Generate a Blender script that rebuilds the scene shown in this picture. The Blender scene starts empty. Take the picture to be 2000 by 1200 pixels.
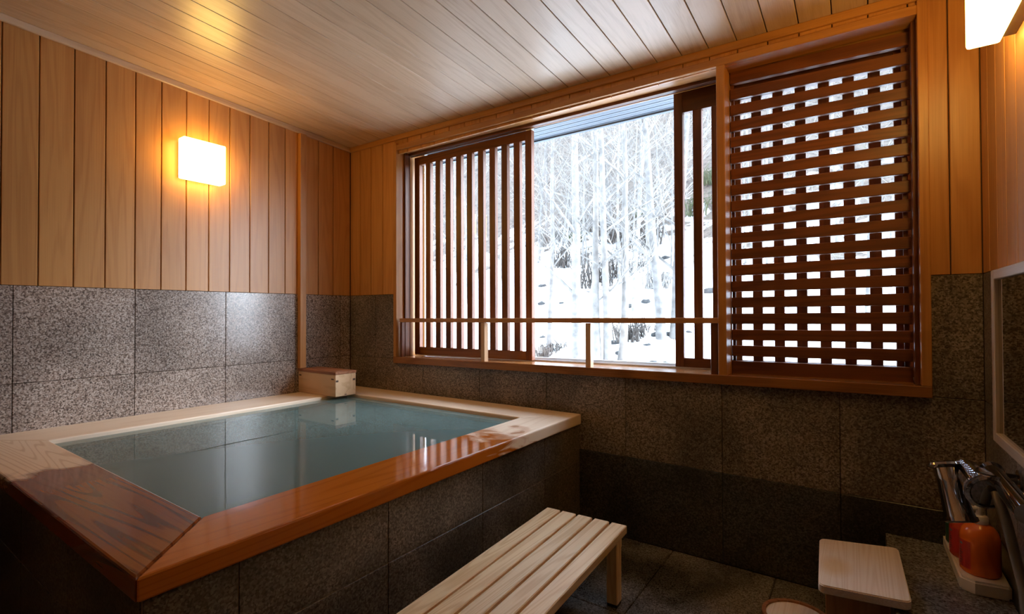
import bpy, bmesh, math, random
from mathutils import Vector, Matrix
random.seed(7)
SC = bpy.context.scene
COL = SC.collection

# ------------------------------------------------------------------ camera
CAM = Vector((3.187, -2.416, 1.145))
YAW, PITCH, ROLL, FPX = math.radians(34.803), math.radians(0.692), math.radians(-0.194), 970.52
FW = Vector((-math.sin(YAW) * math.cos(PITCH), math.cos(YAW) * math.cos(PITCH), math.sin(PITCH)))
RT0 = Vector((math.cos(YAW), math.sin(YAW), 0)); UP0 = RT0.cross(FW)
RT = math.cos(ROLL) * RT0 + math.sin(ROLL) * UP0
UP = -math.sin(ROLL) * RT0 + math.cos(ROLL) * UP0
cd = bpy.data.cameras.new('camera'); cam = bpy.data.objects.new('camera', cd); COL.objects.link(cam)
cd.sensor_fit = 'HORIZONTAL'; cd.sensor_width = 36; cd.lens = FPX / 2000 * 36; cd.clip_start = .02; cd.clip_end = 300
M = Matrix((RT, UP, -FW)).transposed().to_4x4(); M.translation = CAM
cam.matrix_world = M
SC.camera = cam

# ------------------------------------------------------------------ light and exposure
SC.view_settings.view_transform = 'Standard'; SC.view_settings.look = 'None'
SC.view_settings.gamma = 1; SC.view_settings.use_curve_mapping = False
SC.view_settings.exposure = 0.0
SKY_COL, SKY = (0.64, 0.80, 1.0), 11.0
SUN_E, SUN_COL = 17.0, (.84, .90, 1.0)
LAMP_E, LAMP_COL = 21.0, (1.0, 0.60, 0.14)
w = bpy.data.worlds.new('overcast_sky'); SC.world = w; w.use_nodes = True
bg = w.node_tree.nodes['Background']; bg.inputs[0].default_value = (*SKY_COL, 1); bg.inputs[1].default_value = SKY
sl = bpy.data.lights.new('sun', 'SUN'); sl.energy = SUN_E; sl.color = SUN_COL; sl.angle = math.radians(42)
sun = bpy.data.objects.new('sun', sl); COL.objects.link(sun)
sun.rotation_euler = Vector((-.86, -.40, -.40)).to_track_quat('-Z', 'Y').to_euler(); sun.location = (14, 5, 7)
cy = SC.cycles
cy.use_denoising = True; cy.max_bounces = 10; cy.diffuse_bounces = 6; cy.glossy_bounces = 5
cy.transparent_max_bounces = 16; cy.sample_clamp_indirect = 100; cy.caustics_reflective = False; cy.caustics_refractive = False

# ------------------------------------------------------------------ node helpers
def newmat(name):
    m = bpy.data.materials.new(name); m.use_nodes = True
    nt = m.node_tree; return m, nt, nt.nodes['Principled BSDF']
def N(nt, t, **kw):
    n = nt.nodes.new(t)
    for k, v in kw.items():
        if k in n.inputs: n.inputs[k].default_value = v
        else: setattr(n, k, v)
    return n
def ramp(nt, fac, stops):
    r = nt.nodes.new('ShaderNodeValToRGB'); e = r.color_ramp.elements
    while len(e) < len(stops): e.new(.5)
    for k, (p, c) in enumerate(stops):
        e[k].position = p; e[k].color = (*c, 1) if len(c) == 3 else c
    nt.links.new(fac, r.inputs[0]); return r.outputs[0]
def mixc(nt, a, b, fac, mode='MIX'):
    m = nt.nodes.new('ShaderNodeMix'); m.data_type = 'RGBA'; m.blend_type = mode
    for s, v in ((0, fac), (6, a), (7, b)):
        if hasattr(v, 'links'): nt.links.new(v, m.inputs[s])
        else: m.inputs[s].default_value = v if s == 0 else (*v, 1)
    return m.outputs[2]
def math_(nt, op, a, b=0.0):
    m = nt.nodes.new('ShaderNodeMath'); m.operation = op
    for i, v in ((0, a), (1, b)):
        if hasattr(v, 'links'): nt.links.new(v, m.inputs[i])
        else: m.inputs[i].default_value = v
    return m.outputs[0]
def noise(nt, vec, scale, detail=3, dist=0.0, rough=.5):
    n = nt.nodes.new('ShaderNodeTexNoise'); n.inputs['Scale'].default_value = scale
    n.inputs['Detail'].default_value = detail; n.inputs['Distortion'].default_value = dist; n.inputs['Roughness'].default_value = rough
    nt.links.new(vec, n.inputs['Vector']); return n.outputs['Fac']
def objvec(nt, scale=(1, 1, 1), rnd=True):
    tc = nt.nodes.new('ShaderNodeTexCoord'); v = tc.outputs['Object']
    if rnd:
        oi = nt.nodes.new('ShaderNodeObjectInfo')
        mm = nt.nodes.new('ShaderNodeVectorMath'); mm.operation = 'MULTIPLY'
        nt.links.new(oi.outputs['Random'], mm.inputs[0]); mm.inputs[1].default_value = (37, 53, 71)
        ad = nt.nodes.new('ShaderNodeVectorMath'); ad.operation = 'ADD'
        nt.links.new(v, ad.inputs[0]); nt.links.new(mm.outputs[0], ad.inputs[1]); v = ad.outputs[0]
    mp = nt.nodes.new('ShaderNodeMapping'); mp.inputs['Scale'].default_value = scale
    nt.links.new(v, mp.inputs['Vector']); return mp.outputs[0]
def worldvec(nt, scale=(1, 1, 1)):
    g = nt.nodes.new('ShaderNodeNewGeometry')
    mp = nt.nodes.new('ShaderNodeMapping'); mp.inputs['Scale'].default_value = scale
    nt.links.new(g.outputs['Position'], mp.inputs['Vector']); return mp.outputs[0]

def wood(name, light, dark, axis, rough=.4, ring=26, ringamt=.5, vary=.25, across=7.0, along=.55, bump=.15, spec=.5, coat=0.0, coatrough=.1, ringw=(.35, .95)):
    m, nt, p = newmat(name)
    i = 'XYZ'.index(axis)
    s1 = [across] * 3; s1[i] = along
    s2 = [230] * 3; s2[i] = 3.0
    n1 = noise(nt, objvec(nt, s1), 1.0, 2, .25)
    rg = math_(nt, 'SINE', math_(nt, 'MULTIPLY', n1, ring * 3.0))
    rg = math_(nt, 'MULTIPLY_ADD', rg, .5); nt.nodes[-1].inputs[2].default_value = .5
    rgc = ramp(nt, rg, [(ringw[0], (0, 0, 0)), (ringw[1], (1, 1, 1))])
    n2 = noise(nt, objvec(nt, s2), 1.0, 2)
    s3 = [2.2] * 3; s3[i] = .7
    n3 = noise(nt, objvec(nt, s3), 1.0, 3)
    f = math_(nt, 'MULTIPLY', rgc, ringamt)
    f = math_(nt, 'ADD', f, math_(nt, 'MULTIPLY', math_(nt, 'SUBTRACT', n2, .5), .9))
    f = math_(nt, 'ADD', f, math_(nt, 'MULTIPLY', math_(nt, 'SUBTRACT', n3, .42), .9))
    c = ramp(nt, f, [(0, light), (1, dark)])
    oi = nt.nodes.new('ShaderNodeObjectInfo')
    mr = N(nt, 'ShaderNodeMapRange'); nt.links.new(oi.outputs['Random'], mr.inputs[0])
    mr.inputs[3].default_value = 1 - vary; mr.inputs[4].default_value = 1 + vary * .6
    c = mixc(nt, c, (1, 1, 1), 1.0, 'MULTIPLY'); mn = nt.nodes[-1]
    cb = nt.nodes.new('ShaderNodeCombineColor')
    for k in range(3): nt.links.new(mr.outputs[0], cb.inputs[k])
    nt.links.new(cb.outputs[0], mn.inputs[7])
    nt.links.new(c, p.inputs['Base Color'])
    p.inputs['Roughness'].default_value = rough; p.inputs['Specular IOR Level'].default_value = spec
    p.inputs['Coat Weight'].default_value = coat; p.inputs['Coat Roughness'].default_value = coatrough
    if bump:
        b = nt.nodes.new('ShaderNodeBump'); b.inputs['Strength'].default_value = bump; b.inputs['Distance'].default_value = .002
        nt.links.new(n2, b.inputs['Height']); nt.links.new(b.outputs[0], p.inputs['Normal'])
    return m
def woods(name, *a, **k): return {ax: wood(name + '_' + ax.lower(), *a, ax, **k) for ax in 'XYZ'}

def granite(name, cols, rough=.3, stain=.5, scale=190, tint=.12, spec=.5):
    m, nt, p = newmat(name)
    wv = worldvec(nt)
    v = nt.nodes.new('ShaderNodeTexVoronoi'); v.inputs['Scale'].default_value = scale; nt.links.new(wv, v.inputs['Vector'])
    sx = nt.nodes.new('ShaderNodeSeparateColor'); nt.links.new(v.outputs['Color'], sx.inputs[0])
    n1 = noise(nt, wv, scale * .45, 3)
    f = math_(nt, 'ADD', math_(nt, 'MULTIPLY', sx.outputs[0], .55), math_(nt, 'MULTIPLY', n1, .55))
    c = ramp(nt, f, [(.16, cols[0]), (.40, cols[1]), (.62, cols[2]), (.9, cols[3])])
    st = ramp(nt, noise(nt, worldvec(nt, (2.6, 2.6, 2.0)), 1.0, 4, .4), [(.40, (1, 1, 1)), (.62, (1 - stain,) * 3)])
    c = mixc(nt, c, st, 1.0, 'MULTIPLY')
    oi = nt.nodes.new('ShaderNodeObjectInfo')
    mr = N(nt, 'ShaderNodeMapRange'); nt.links.new(oi.outputs['Random'], mr.inputs[0])
    mr.inputs[3].default_value = 1 - tint; mr.inputs[4].default_value = 1 + tint
    cb = nt.nodes.new('ShaderNodeCombineColor')
    for k in range(3): nt.links.new(mr.outputs[0], cb.inputs[k])
    c = mixc(nt, c, cb.outputs[0], 1.0, 'MULTIPLY')
    nt.links.new(c, p.inputs['Base Color'])
    p.inputs['Roughness'].default_value = rough; p.inputs['Specular IOR Level'].default_value = spec
    return m
def plain(name, col, rough=.5, metal=0.0, spec=.5, bumpscale=0, var=.0):
    m, nt, p = newmat(name)
    if var:
        f = noise(nt, worldvec(nt), 12, 4)
        nt.links.new(ramp(nt, f, [(.3, tuple(x * (1 - var) for x in col)), (.7, tuple(min(1, x * (1 + var)) for x in col))]), p.inputs['Base Color'])
    else: p.inputs['Base Color'].default_value = (*col, 1)
    p.inputs['Roughness'].default_value = rough; p.inputs['Metallic'].default_value = metal; p.inputs['Specular IOR Level'].default_value = spec
    return m

# ------------------------------------------------------------------ materials
W_PANEL = woods('hinoki_panel', (.57, .265, .078), (.38, .14, .034), rough=.38, ring=20, ringamt=.30, vary=.12, bump=.1)
W_CEIL = woods('cedar_ceiling', (.60, .425, .28), (.42, .26, .145), rough=.34, ring=18, ringamt=.32, vary=.10, bump=.08, spec=.6)
W_TRIM = woods('amber_casing', (.52, .235, .06), (.34, .125, .028), rough=.38, ring=16, ringamt=.4, vary=.1, bump=.08)
W_DARK = woods('brown_screen', (.19, .058, .015), (.085, .023, .006), rough=.42, ring=22, ringamt=.5, vary=.2, bump=.12)
W_SILL = woods('worn_sill', (.33, .135, .042), (.18, .065, .02), rough=.22, ring=18, ringamt=.45, vary=.1, bump=.12)
W_RAIL = woods('handrail_wood', (.50, .25, .10), (.33, .14, .05), rough=.3, ring=18, ringamt=.4, vary=.08)
W_BAL = woods('baluster_wood', (.66, .44, .27), (.46, .27, .14), rough=.35, ring=18, ringamt=.35, vary=.08)
W_BENCH = woods('pale_bench', (.93, .68, .40), (.70, .41, .17), rough=.45, ring=34, ringamt=.5, vary=.16, across=9)
W_STOOL = woods('white_stool', (.92, .80, .70), (.74, .57, .44), rough=.5, ring=150, ringamt=.4, vary=.05, across=6, along=.12)
W_STOOLD = woods('stool_board', (.5, .27, .13), (.33, .15, .06), rough=.5, ring=40, ringamt=.5, vary=.1)
W_BOX = woods('spout_box', (.72, .48, .28), (.5, .27, .12), rough=.42, ring=18, ringamt=.4, vary=.08)
W_LID = woods('spout_lid', (.40, .16, .07), (.22, .075, .03), rough=.4, ring=24, ringamt=.5, vary=.05)
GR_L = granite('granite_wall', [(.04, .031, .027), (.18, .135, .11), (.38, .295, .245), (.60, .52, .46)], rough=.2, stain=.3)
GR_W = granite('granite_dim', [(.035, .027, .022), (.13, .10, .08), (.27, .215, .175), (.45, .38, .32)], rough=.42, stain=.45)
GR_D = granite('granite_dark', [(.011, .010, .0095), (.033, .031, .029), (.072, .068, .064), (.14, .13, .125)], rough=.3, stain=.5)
GR_T = granite('granite_tub', [(.025, .02, .017), (.08, .062, .05), (.16, .13, .11), (.28, .24, .21)], rough=.3, stain=.55)
GR_LD = granite('granite_ledge', [(.05, .046, .045), (.15, .14, .138), (.28, .265, .262), (.44, .42, .42)], rough=.25, stain=.35)
GR_F = granite('granite_floor', [(.04, .037, .034), (.12, .105, .092), (.22, .20, .18), (.34, .31, .285)], rough=.18, stain=.7, scale=260)
BACK = plain('groove_backing', (.05, .026, .012), .8)
GROUT = plain('grout', (.035, .03, .026), .8)
GROUTL = plain('pale_grout', (.35, .27, .2), .7)
ALU = plain('aluminium', (.72, .75, .78), .35, .6)
CHROME = plain('chrome', (.50, .50, .52), .06, 1.0)
DARKM = plain('dark_metal', (.08, .06, .05), .4, .5)
WHITE = plain('white_plastic', (.80, .74, .68), .35)
ORANGE = plain('orange_plastic', (.85, .17, .018), .22)
REDP = plain('red_plastic', (.62, .07, .02), .25)
LABEL = plain('red_label', (.52, .035, .03), .35)
LABELD = plain('label_ink', (.2, .05, .06), .4)
GREENP = plain('green_plastic', (.02, .09, .04), .3)
BLUEM = plain('label_emblem', (.25, .35, .42), .4)
HOSE = plain('grey_hose', (.22, .2, .18), .35, .4)
RUBBER = plain('rubber', (.02, .02, .02), .7)
MIRROR = plain('mirror_glass', (.55, .55, .55), .02, 1.0)
SOFFIT = plain('soffit_paint', (.075, .108, .142), .5)
TUBIN = plain('basin_lining', (.42, .52, .52), .4, var=.15)
KEY = plain('dark_key', (.07, .03, .015), .5)
FRAMEL = woods('mirror_frame', (.62, .50, .40), (.45, .33, .24), rough=.4, ring=20, ringamt=.3, vary=.05)

def lampmat():
    m = bpy.data.materials.new('lit_shade'); m.use_nodes = True; nt = m.node_tree
    nt.nodes.remove(nt.nodes['Principled BSDF'])
    e = nt.nodes.new('ShaderNodeEmission'); e.inputs[0].default_value = (*LAMP_COL, 1); e.inputs[1].default_value = LAMP_E
    nt.links.new(e.outputs[0], nt.nodes['Material Output'].inputs[0]); return m
LAMP = lampmat()
def glassmat():
    m = bpy.data.materials.new('window_glass'); m.use_nodes = True; nt = m.node_tree
    nt.nodes.remove(nt.nodes['Principled BSDF'])
    t = nt.nodes.new('ShaderNodeBsdfTransparent'); t.inputs[0].default_value = (.97, .98, .98, 1)
    g = nt.nodes.new('ShaderNodeBsdfGlossy'); g.inputs['Roughness'].default_value = 0.0
    ge = nt.nodes.new('ShaderNodeNewGeometry'); dt = nt.nodes.new('ShaderNodeVectorMath'); dt.operation = 'DOT_PRODUCT'
    nt.links.new(ge.outputs['Incoming'], dt.inputs[0]); nt.links.new(ge.outputs['True Normal'], dt.inputs[1])
    cs = math_(nt, 'SUBTRACT', 1.0, math_(nt, 'ABSOLUTE', dt.outputs['Value']))
    fr = math_(nt, 'MULTIPLY_ADD', math_(nt, 'POWER', cs, 5.0), .96)
    fr.node.inputs[2].default_value = .04
    mx = nt.nodes.new('ShaderNodeMixShader')
    nt.links.new(fr, mx.inputs[0]); nt.links.new(t.outputs[0], mx.inputs[1]); nt.links.new(g.outputs[0], mx.inputs[2])
    nt.links.new(mx.outputs[0], nt.nodes['Material Output'].inputs[0]); return m
GLASS = glassmat()
def watermat():
    m = bpy.data.materials.new('murky_water'); m.use_nodes = True; nt = m.node_tree
    nt.nodes.remove(nt.nodes['Principled BSDF'])
    d = nt.nodes.new('ShaderNodeBsdfDiffuse'); d.inputs[0].default_value = (.225, .345, .335, 1)
    t = nt.nodes.new('ShaderNodeBsdfTransparent'); t.inputs[0].default_value = (.62, .78, .76, 1)
    g = nt.nodes.new('ShaderNodeBsdfGlossy'); g.inputs['Roughness'].default_value = 0.0
    fr = nt.nodes.new('ShaderNodeFresnel'); fr.inputs[0].default_value = 1.36
    bm = nt.nodes.new('ShaderNodeBump'); bm.inputs['Strength'].default_value = .005; bm.inputs['Distance'].default_value = .02
    nt.links.new(noise(nt, worldvec(nt), 9, 2), bm.inputs['Height'])
    nt.links.new(bm.outputs[0], g.inputs['Normal'])
    a = nt.nodes.new('ShaderNodeMixShader'); a.inputs[0].default_value = .62
    nt.links.new(t.outputs[0], a.inputs[1]); nt.links.new(d.outputs[0], a.inputs[2])
    b = nt.nodes.new('ShaderNodeMixShader')
    nt.links.new(fr.outputs[0], b.inputs[0]); nt.links.new(a.outputs[0], b.inputs[1]); nt.links.new(g.outputs[0], b.inputs[2])
    nt.links.new(b.outputs[0], nt.nodes['Material Output'].inputs[0]); return m
WATER = watermat()

def rimwood(axis, wet):
    """orange hinoki rim: wet = darker, saturated, glossy"""
    m, nt, p = newmat('tub_rim_' + axis.lower() + ('_wet' if wet else ''))
    i = 'XYZ'.index(axis)
    s1 = [5.0] * 3; s1[i] = .3
    n1 = noise(nt, objvec(nt, s1), 1.0, 1.5, .15)
    rg = math_(nt, 'SINE', math_(nt, 'MULTIPLY', n1, 190 if wet else 120))
    rgc = ramp(nt, math_(nt, 'MULTIPLY_ADD', rg, .5), [(.72, (0, 0, 0)), (1, (1, 1, 1))])
    nt.nodes[-2].inputs[2].default_value = .5
    s2 = [180] * 3; s2[i] = 3
    n2 = noise(nt, objvec(nt, s2), 1.0, 2)
    f = math_(nt, 'ADD', math_(nt, 'MULTIPLY', rgc, .75 if wet else .35), math_(nt, 'MULTIPLY', math_(nt, 'SUBTRACT', n2, .5), .6))
    dry_lit = ramp(nt, f, [(0, (.90, .72, .54)), (1, (.68, .47, .29))])  # pale unsoaked wood, lightened further to paint window light into the colour
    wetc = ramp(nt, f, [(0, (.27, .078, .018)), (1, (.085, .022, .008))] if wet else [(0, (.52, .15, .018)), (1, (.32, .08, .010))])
    # wet towards the bathing side: soaked boards; the far end's paleness includes painted window light
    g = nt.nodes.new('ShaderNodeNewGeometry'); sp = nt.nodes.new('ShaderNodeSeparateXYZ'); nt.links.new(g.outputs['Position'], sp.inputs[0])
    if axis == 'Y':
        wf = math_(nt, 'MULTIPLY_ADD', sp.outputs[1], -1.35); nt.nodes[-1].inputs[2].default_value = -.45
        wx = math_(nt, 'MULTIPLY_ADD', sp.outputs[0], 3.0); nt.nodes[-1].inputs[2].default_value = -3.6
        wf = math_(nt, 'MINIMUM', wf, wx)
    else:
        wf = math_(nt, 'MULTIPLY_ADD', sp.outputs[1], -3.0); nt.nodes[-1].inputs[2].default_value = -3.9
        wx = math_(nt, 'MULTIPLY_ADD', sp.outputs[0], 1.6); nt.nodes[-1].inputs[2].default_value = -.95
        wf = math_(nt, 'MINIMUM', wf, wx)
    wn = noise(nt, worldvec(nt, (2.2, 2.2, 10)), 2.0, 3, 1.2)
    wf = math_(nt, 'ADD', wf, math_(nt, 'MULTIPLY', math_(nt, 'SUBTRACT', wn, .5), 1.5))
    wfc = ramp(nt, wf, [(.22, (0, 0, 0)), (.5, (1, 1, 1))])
    nt.links.new(mixc(nt, dry_lit, wetc, wfc), p.inputs['Base Color'])
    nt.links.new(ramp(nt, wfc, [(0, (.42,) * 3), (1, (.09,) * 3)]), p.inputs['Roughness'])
    p.inputs['Specular IOR Level'].default_value = .5
    return m

# ------------------------------------------------------------------ geometry helpers
ORG = {}
def link(o, parent=None):
    COL.objects.link(o)
    if parent is not None: o.parent = parent
def setw(o, world, parent):
    ORG[o.name] = Vector(world)
    o.location = Vector(world) - (ORG[parent.name] if parent is not None else Vector())
def tag(o, label=None, cat=None, group=None, kind=None):
    if label: o['label'] = label
    if cat: o['category'] = cat
    if group: o['group'] = group
    if kind: o['kind'] = kind
    return o
def empty(name, loc, parent=None):
    o = bpy.data.objects.new(name, None); o.empty_display_size = .05; link(o, parent); setw(o, loc, parent); return o
def meshobj(name, verts, faces, mat, parent=None, origin=None, smooth=False):
    vs = [Vector(v) for v in verts]
    if origin is None:
        lo = Vector([min(v[k] for v in vs) for k in range(3)]); hi = Vector([max(v[k] for v in vs) for k in range(3)])
        origin = (lo + hi) / 2
    me = bpy.data.meshes.new(name); me.from_pydata([tuple(v - Vector(origin)) for v in vs], [], faces)
    if isinstance(mat, (list, tuple)):
        for m in mat: me.materials.append(m)
    else: me.materials.append(mat)
    if smooth: me.polygons.foreach_set('use_smooth', [True] * len(me.polygons))
    me.update()
    o = bpy.data.objects.new(name, me); link(o, parent); setw(o, origin, parent); return o
class MB:
    def __init__(s): s.v = []; s.f = []
    def add(s, vs, fs):
        b = len(s.v); s.v += [Vector(v) for v in vs]; s.f += [[b + i for i in f] for f in fs]; return s
    def box(s, x0, x1, y0, y1, z0, z1, fn=None):
        vs = [(x, y, z) for x in (x0, x1) for y in (y0, y1) for z in (z0, z1)]
        if fn: vs = [fn(*v) for v in vs]
        return s.add(vs, [[0, 1, 3, 2], [4, 6, 7, 5], [0, 4, 5, 1], [2, 3, 7, 6], [0, 2, 6, 4], [1, 5, 7, 3]])
    def tube(s, pts, rad, n=8, cap=True):
        pts = [Vector(p) for p in pts]; rad = rad if isinstance(rad, (list, tuple)) else [rad] * len(pts)
        t0 = (pts[1] - pts[0]).normalized(); u = t0.orthogonal().normalized(); rings = []
        for k, p in enumerate(pts):
            t = (pts[min(k + 1, len(pts) - 1)] - pts[max(k - 1, 0)]).normalized()
            u = (u - t * u.dot(t)); u = u.normalized() if u.length > 1e-6 else t.orthogonal().normalized(); v = t.cross(u)
            rings.append([p + (u * math.cos(a) + v * math.sin(a)) * rad[k] for a in [2 * math.pi * i / n for i in range(n)]])
        b = len(s.v)
        for r in rings: s.v += r
        for k in range(len(rings) - 1):
            for i in range(n):
                j = (i + 1) % n; s.f.append([b + k * n + i, b + k * n + j, b + (k + 1) * n + j, b + (k + 1) * n + i])
        if cap:
            s.f.append([b + i for i in range(n)][::-1]); s.f.append([b + (len(rings) - 1) * n + i for i in range(n)])
        return s
    def lathe(s, prof, c, n=24, M=None):
        b = len(s.v); c = Vector(c)
        for r, z in prof:
            for i in range(n):
                a = 2 * math.pi * i / n; q = Vector((r * math.cos(a), r * math.sin(a), z))
                if M is not None: q = M @ q
                s.v.append(c + q)
        for k in range(len(prof) - 1):
            for i in range(n):
                j = (i + 1) % n; s.f.append([b + k * n + i, b + k * n + j, b + (k + 1) * n + j, b + (k + 1) * n + i])
        s.f.append([b + i for i in range(n)][::-1]); s.f.append([b + (len(prof) - 1) * n + i for i in range(n)])
        return s
    def build(s, name, mat, parent=None, origin=None, smooth=False): return meshobj(name, s.v, s.f, mat, parent, origin, smooth)
def bevel(o, wdt=.003, seg=1):
    bm = bmesh.new(); bm.from_mesh(o.data)
    bmesh.ops.bevel(bm, geom=[e for e in bm.edges if len(e.link_faces) == 2 and e.calc_face_angle(0) > .5], offset=wdt, segments=seg, affect='EDGES', profile=.5)
    bmesh.ops.recalc_face_normals(bm, faces=bm.faces); bm.to_mesh(o.data); bm.free(); return o
def smooth_auto(o, ang=40):
    bm = bmesh.new(); bm.from_mesh(o.data); bmesh.ops.recalc_face_normals(bm, faces=bm.faces)
    for e in bm.edges: e.smooth = len(e.link_faces) == 2 and e.calc_face_angle(0) < math.radians(ang)
    for f in bm.faces: f.smooth = True
    bm.to_mesh(o.data); bm.free(); return o
def board(name, mat, parent, corner, A, B, D, ch=.0025, th=.014, gap=.0018):
    """quad piece: corner points given as 4 points (a0b0, a1b0, a1b1, a0b1) on its front plane; D = unit vector out of the wall; chamfered front"""
    P = [Vector(p) for p in corner]; ctr = sum(P, Vector()) / 4
    ea = (P[1] - P[0]).normalized(); eb = (P[3] - P[0]).normalized(); D = Vector(D)
    def ins(k, d):
        sa = 1 if k in (0, 3) else -1; sb = 1 if k in (0, 1) else -1
        return P[k] + ea * sa * d * A + eb * sb * d * B
    front = [ins(k, gap + ch) for k in range(4)]
    mid = [ins(k, gap) - D * ch for k in range(4)]
    back = [v - D * (th - ch) for v in mid]
    vs = front + mid + back
    fs = [[0, 1, 2, 3]]
    for k in range(4):
        j = (k + 1) % 4; fs += [[k, k + 4, j + 4, j], [k + 4, k + 8, j + 8, j + 4]]
    fs.append([11, 10, 9, 8])
    if (front[1] - front[0]).cross(front[3] - front[0]).dot(D) < 0: fs = [f[::-1] for f in fs]
    return meshobj(name, vs, fs, mat, parent)
def zc(x, y): return 2.412 - .0164 * x - .054 * y          # sloping ceiling, lower face
X1, Y0 = 3.557, -3.25                                       # right wall, back wall
ZT = 1.281                                                  # top of the stone
R1, R2 = .41, .826                                          # stone courses

# ------------------------------------------------------------------ room shell
# wall_left (x = 0)
wl = MB().box(-.14, -.013, Y0 - .1, .02, -.05, 2.62).build('wall_left', BACK); tag(wl, kind='structure')
ylines = [0.0, -.151, -.274, -.399, -.528, -.643, -.767, -.891, -1.012, -1.134, -1.26, -1.382, -1.511, -1.637, -1.766, -1.893]
while ylines[-1] > Y0 + .13: ylines.append(ylines[-1] - .1255)
ylines.append(Y0)
for a, b in zip(ylines, ylines[1:]):
    board('plank', W_PANEL['Z'], wl, [(0, a, ZT), (0, b, ZT), (0, b, zc(0, b)), (0, a, zc(0, a))], 1, .3, (1, 0, 0))
yt = [0.0, -.087, -.452, -.912, -1.379, -1.85, -2.31, -2.77, Y0]
for a, b in zip(yt, yt[1:]):
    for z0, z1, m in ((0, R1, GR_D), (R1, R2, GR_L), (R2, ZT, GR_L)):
        board('tile', m, wl, [(-.001, a, z0), (-.001, b, z0), (-.001, b, z1), (-.001, a, z1)], 1, 1, (1, 0, 0), .0016, .014, .0012)
# wall_back (window wall, y = 0)
WX0, WX1, WZ0, WZ1 = .512, 3.408, .815, 2.372
wb = MB()
wb.box(-.14, WX0, .013, .26, -.05, 2.62).box(WX1, X1 + .14, .013, .26, -.05, 2.62).box(WX0, WX1, .013, .26, -.05, WZ0).box(WX0, WX1, .013, .26, WZ1, 2.62)
wb = wb.build('wall_back', BACK); tag(wb, kind='structure')
xlines = [0, .114, .24, .37, .5, .628, .757, .88, 1.013, 1.142, 1.268, 1.396, 1.525, 1.65, 1.774, 1.897, 2.02, 2.143, 2.267, 2.391, 2.51, 2.632, 2.753, 2.875, 2.994, 3.112, 3.232, 3.355, 3.47, X1]
for a, b in zip(xlines, xlines[1:]):
    lo = ZT if (b <= WX0 or a >= WX1) else 2.27
    segs = [(a, b, lo)]
    if a < WX0 < b: segs = [(a, WX0, ZT), (WX0, b, 2.27)]
    if a < WX1 < b: segs = [(a, WX1, 2.27), (WX1, b, ZT)]
    for s0, s1, l in segs:
        board('plank', W_PANEL['Z'], wb, [(s0, 0, l), (s1, 0, l), (s1, 0, zc(s1, 0)), (s0, 0, zc(s0, 0))], 1, .3, (0, -1, 0))
xt = [0, .285, .77, 1.258, 1.742, 2.211, 2.674, 3.124, X1]
for a, b in zip(xt, xt[1:]):
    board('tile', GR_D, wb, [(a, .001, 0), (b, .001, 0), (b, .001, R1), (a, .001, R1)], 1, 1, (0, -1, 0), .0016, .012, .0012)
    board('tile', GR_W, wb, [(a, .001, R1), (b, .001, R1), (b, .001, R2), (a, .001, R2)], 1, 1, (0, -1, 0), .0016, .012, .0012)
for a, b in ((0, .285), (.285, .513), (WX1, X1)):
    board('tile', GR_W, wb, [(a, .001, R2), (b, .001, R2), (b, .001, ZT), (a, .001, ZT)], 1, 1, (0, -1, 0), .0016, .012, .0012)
# wall_right (x = X1)
wr = MB().box(X1 + .013, X1 + .14, Y0 - .1, .02, -.05, 2.62).build('wall_right', BACK); tag(wr, kind='structure')
yr = [0, -.11, -.228, -.35, -.472, -.594, -.716, -.84, -.96, -1.08]
while yr[-1] > Y0 + .13: yr.append(yr[-1] - .122)
yr.append(Y0)
for a, b in zip(yr, yr[1:]):
    board('plank', W_PANEL['Z'], wr, [(X1, a, ZT), (X1, b, ZT), (X1, b, zc(X1, b)), (X1, a, zc(X1, a))], 1, .3, (-1, 0, 0))
yt2 = [0, -.42, -.88, -1.34, -1.8, -2.26, -2.72, Y0]
for a, b in zip(yt2, yt2[1:]):
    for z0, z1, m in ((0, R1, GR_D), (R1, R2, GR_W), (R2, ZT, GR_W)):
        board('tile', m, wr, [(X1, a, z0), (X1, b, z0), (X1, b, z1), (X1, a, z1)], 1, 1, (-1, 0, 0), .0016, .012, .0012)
# wall_front (behind the camera)
wf = MB().box(-.14, X1 + .14, Y0 - .14, Y0 - .013, -.05, 2.62).build('wall_front', BACK); tag(wf, kind='structure')
for k in range(29):
    a, b = X1 * k / 29, X1 * (k + 1) / 29
    board('plank', W_PANEL['Z'], wf, [(a, Y0, ZT), (b, Y0, ZT), (b, Y0, zc(b, Y0)), (a, Y0, zc(a, Y0))], 1, .3, (0, 1, 0))
for k in range(8):
    a, b = X1 * k / 8, X1 * (k + 1) / 8
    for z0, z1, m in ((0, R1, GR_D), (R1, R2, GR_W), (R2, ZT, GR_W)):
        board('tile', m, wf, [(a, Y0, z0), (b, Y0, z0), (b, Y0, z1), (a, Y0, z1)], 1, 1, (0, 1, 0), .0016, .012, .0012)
# ceiling
def cfn(x, y, z): return (x, y, zc(x, y) + z)
cl = MB().box(-.14, X1 + .14, Y0 - .14, .3, .014, .09, cfn).build('ceiling', BACK); tag(cl, kind='structure')
for a, b in zip(xlines, xlines[1:]):
    board('plank', W_CEIL['Y'], cl, [(a, 0, zc(a, 0)), (b, 0, zc(b, 0)), (b, Y0, zc(b, Y0)), (a, Y0, zc(a, Y0))], 1, .3, (0, 0, -1), .0015, .014, .002)
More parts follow.
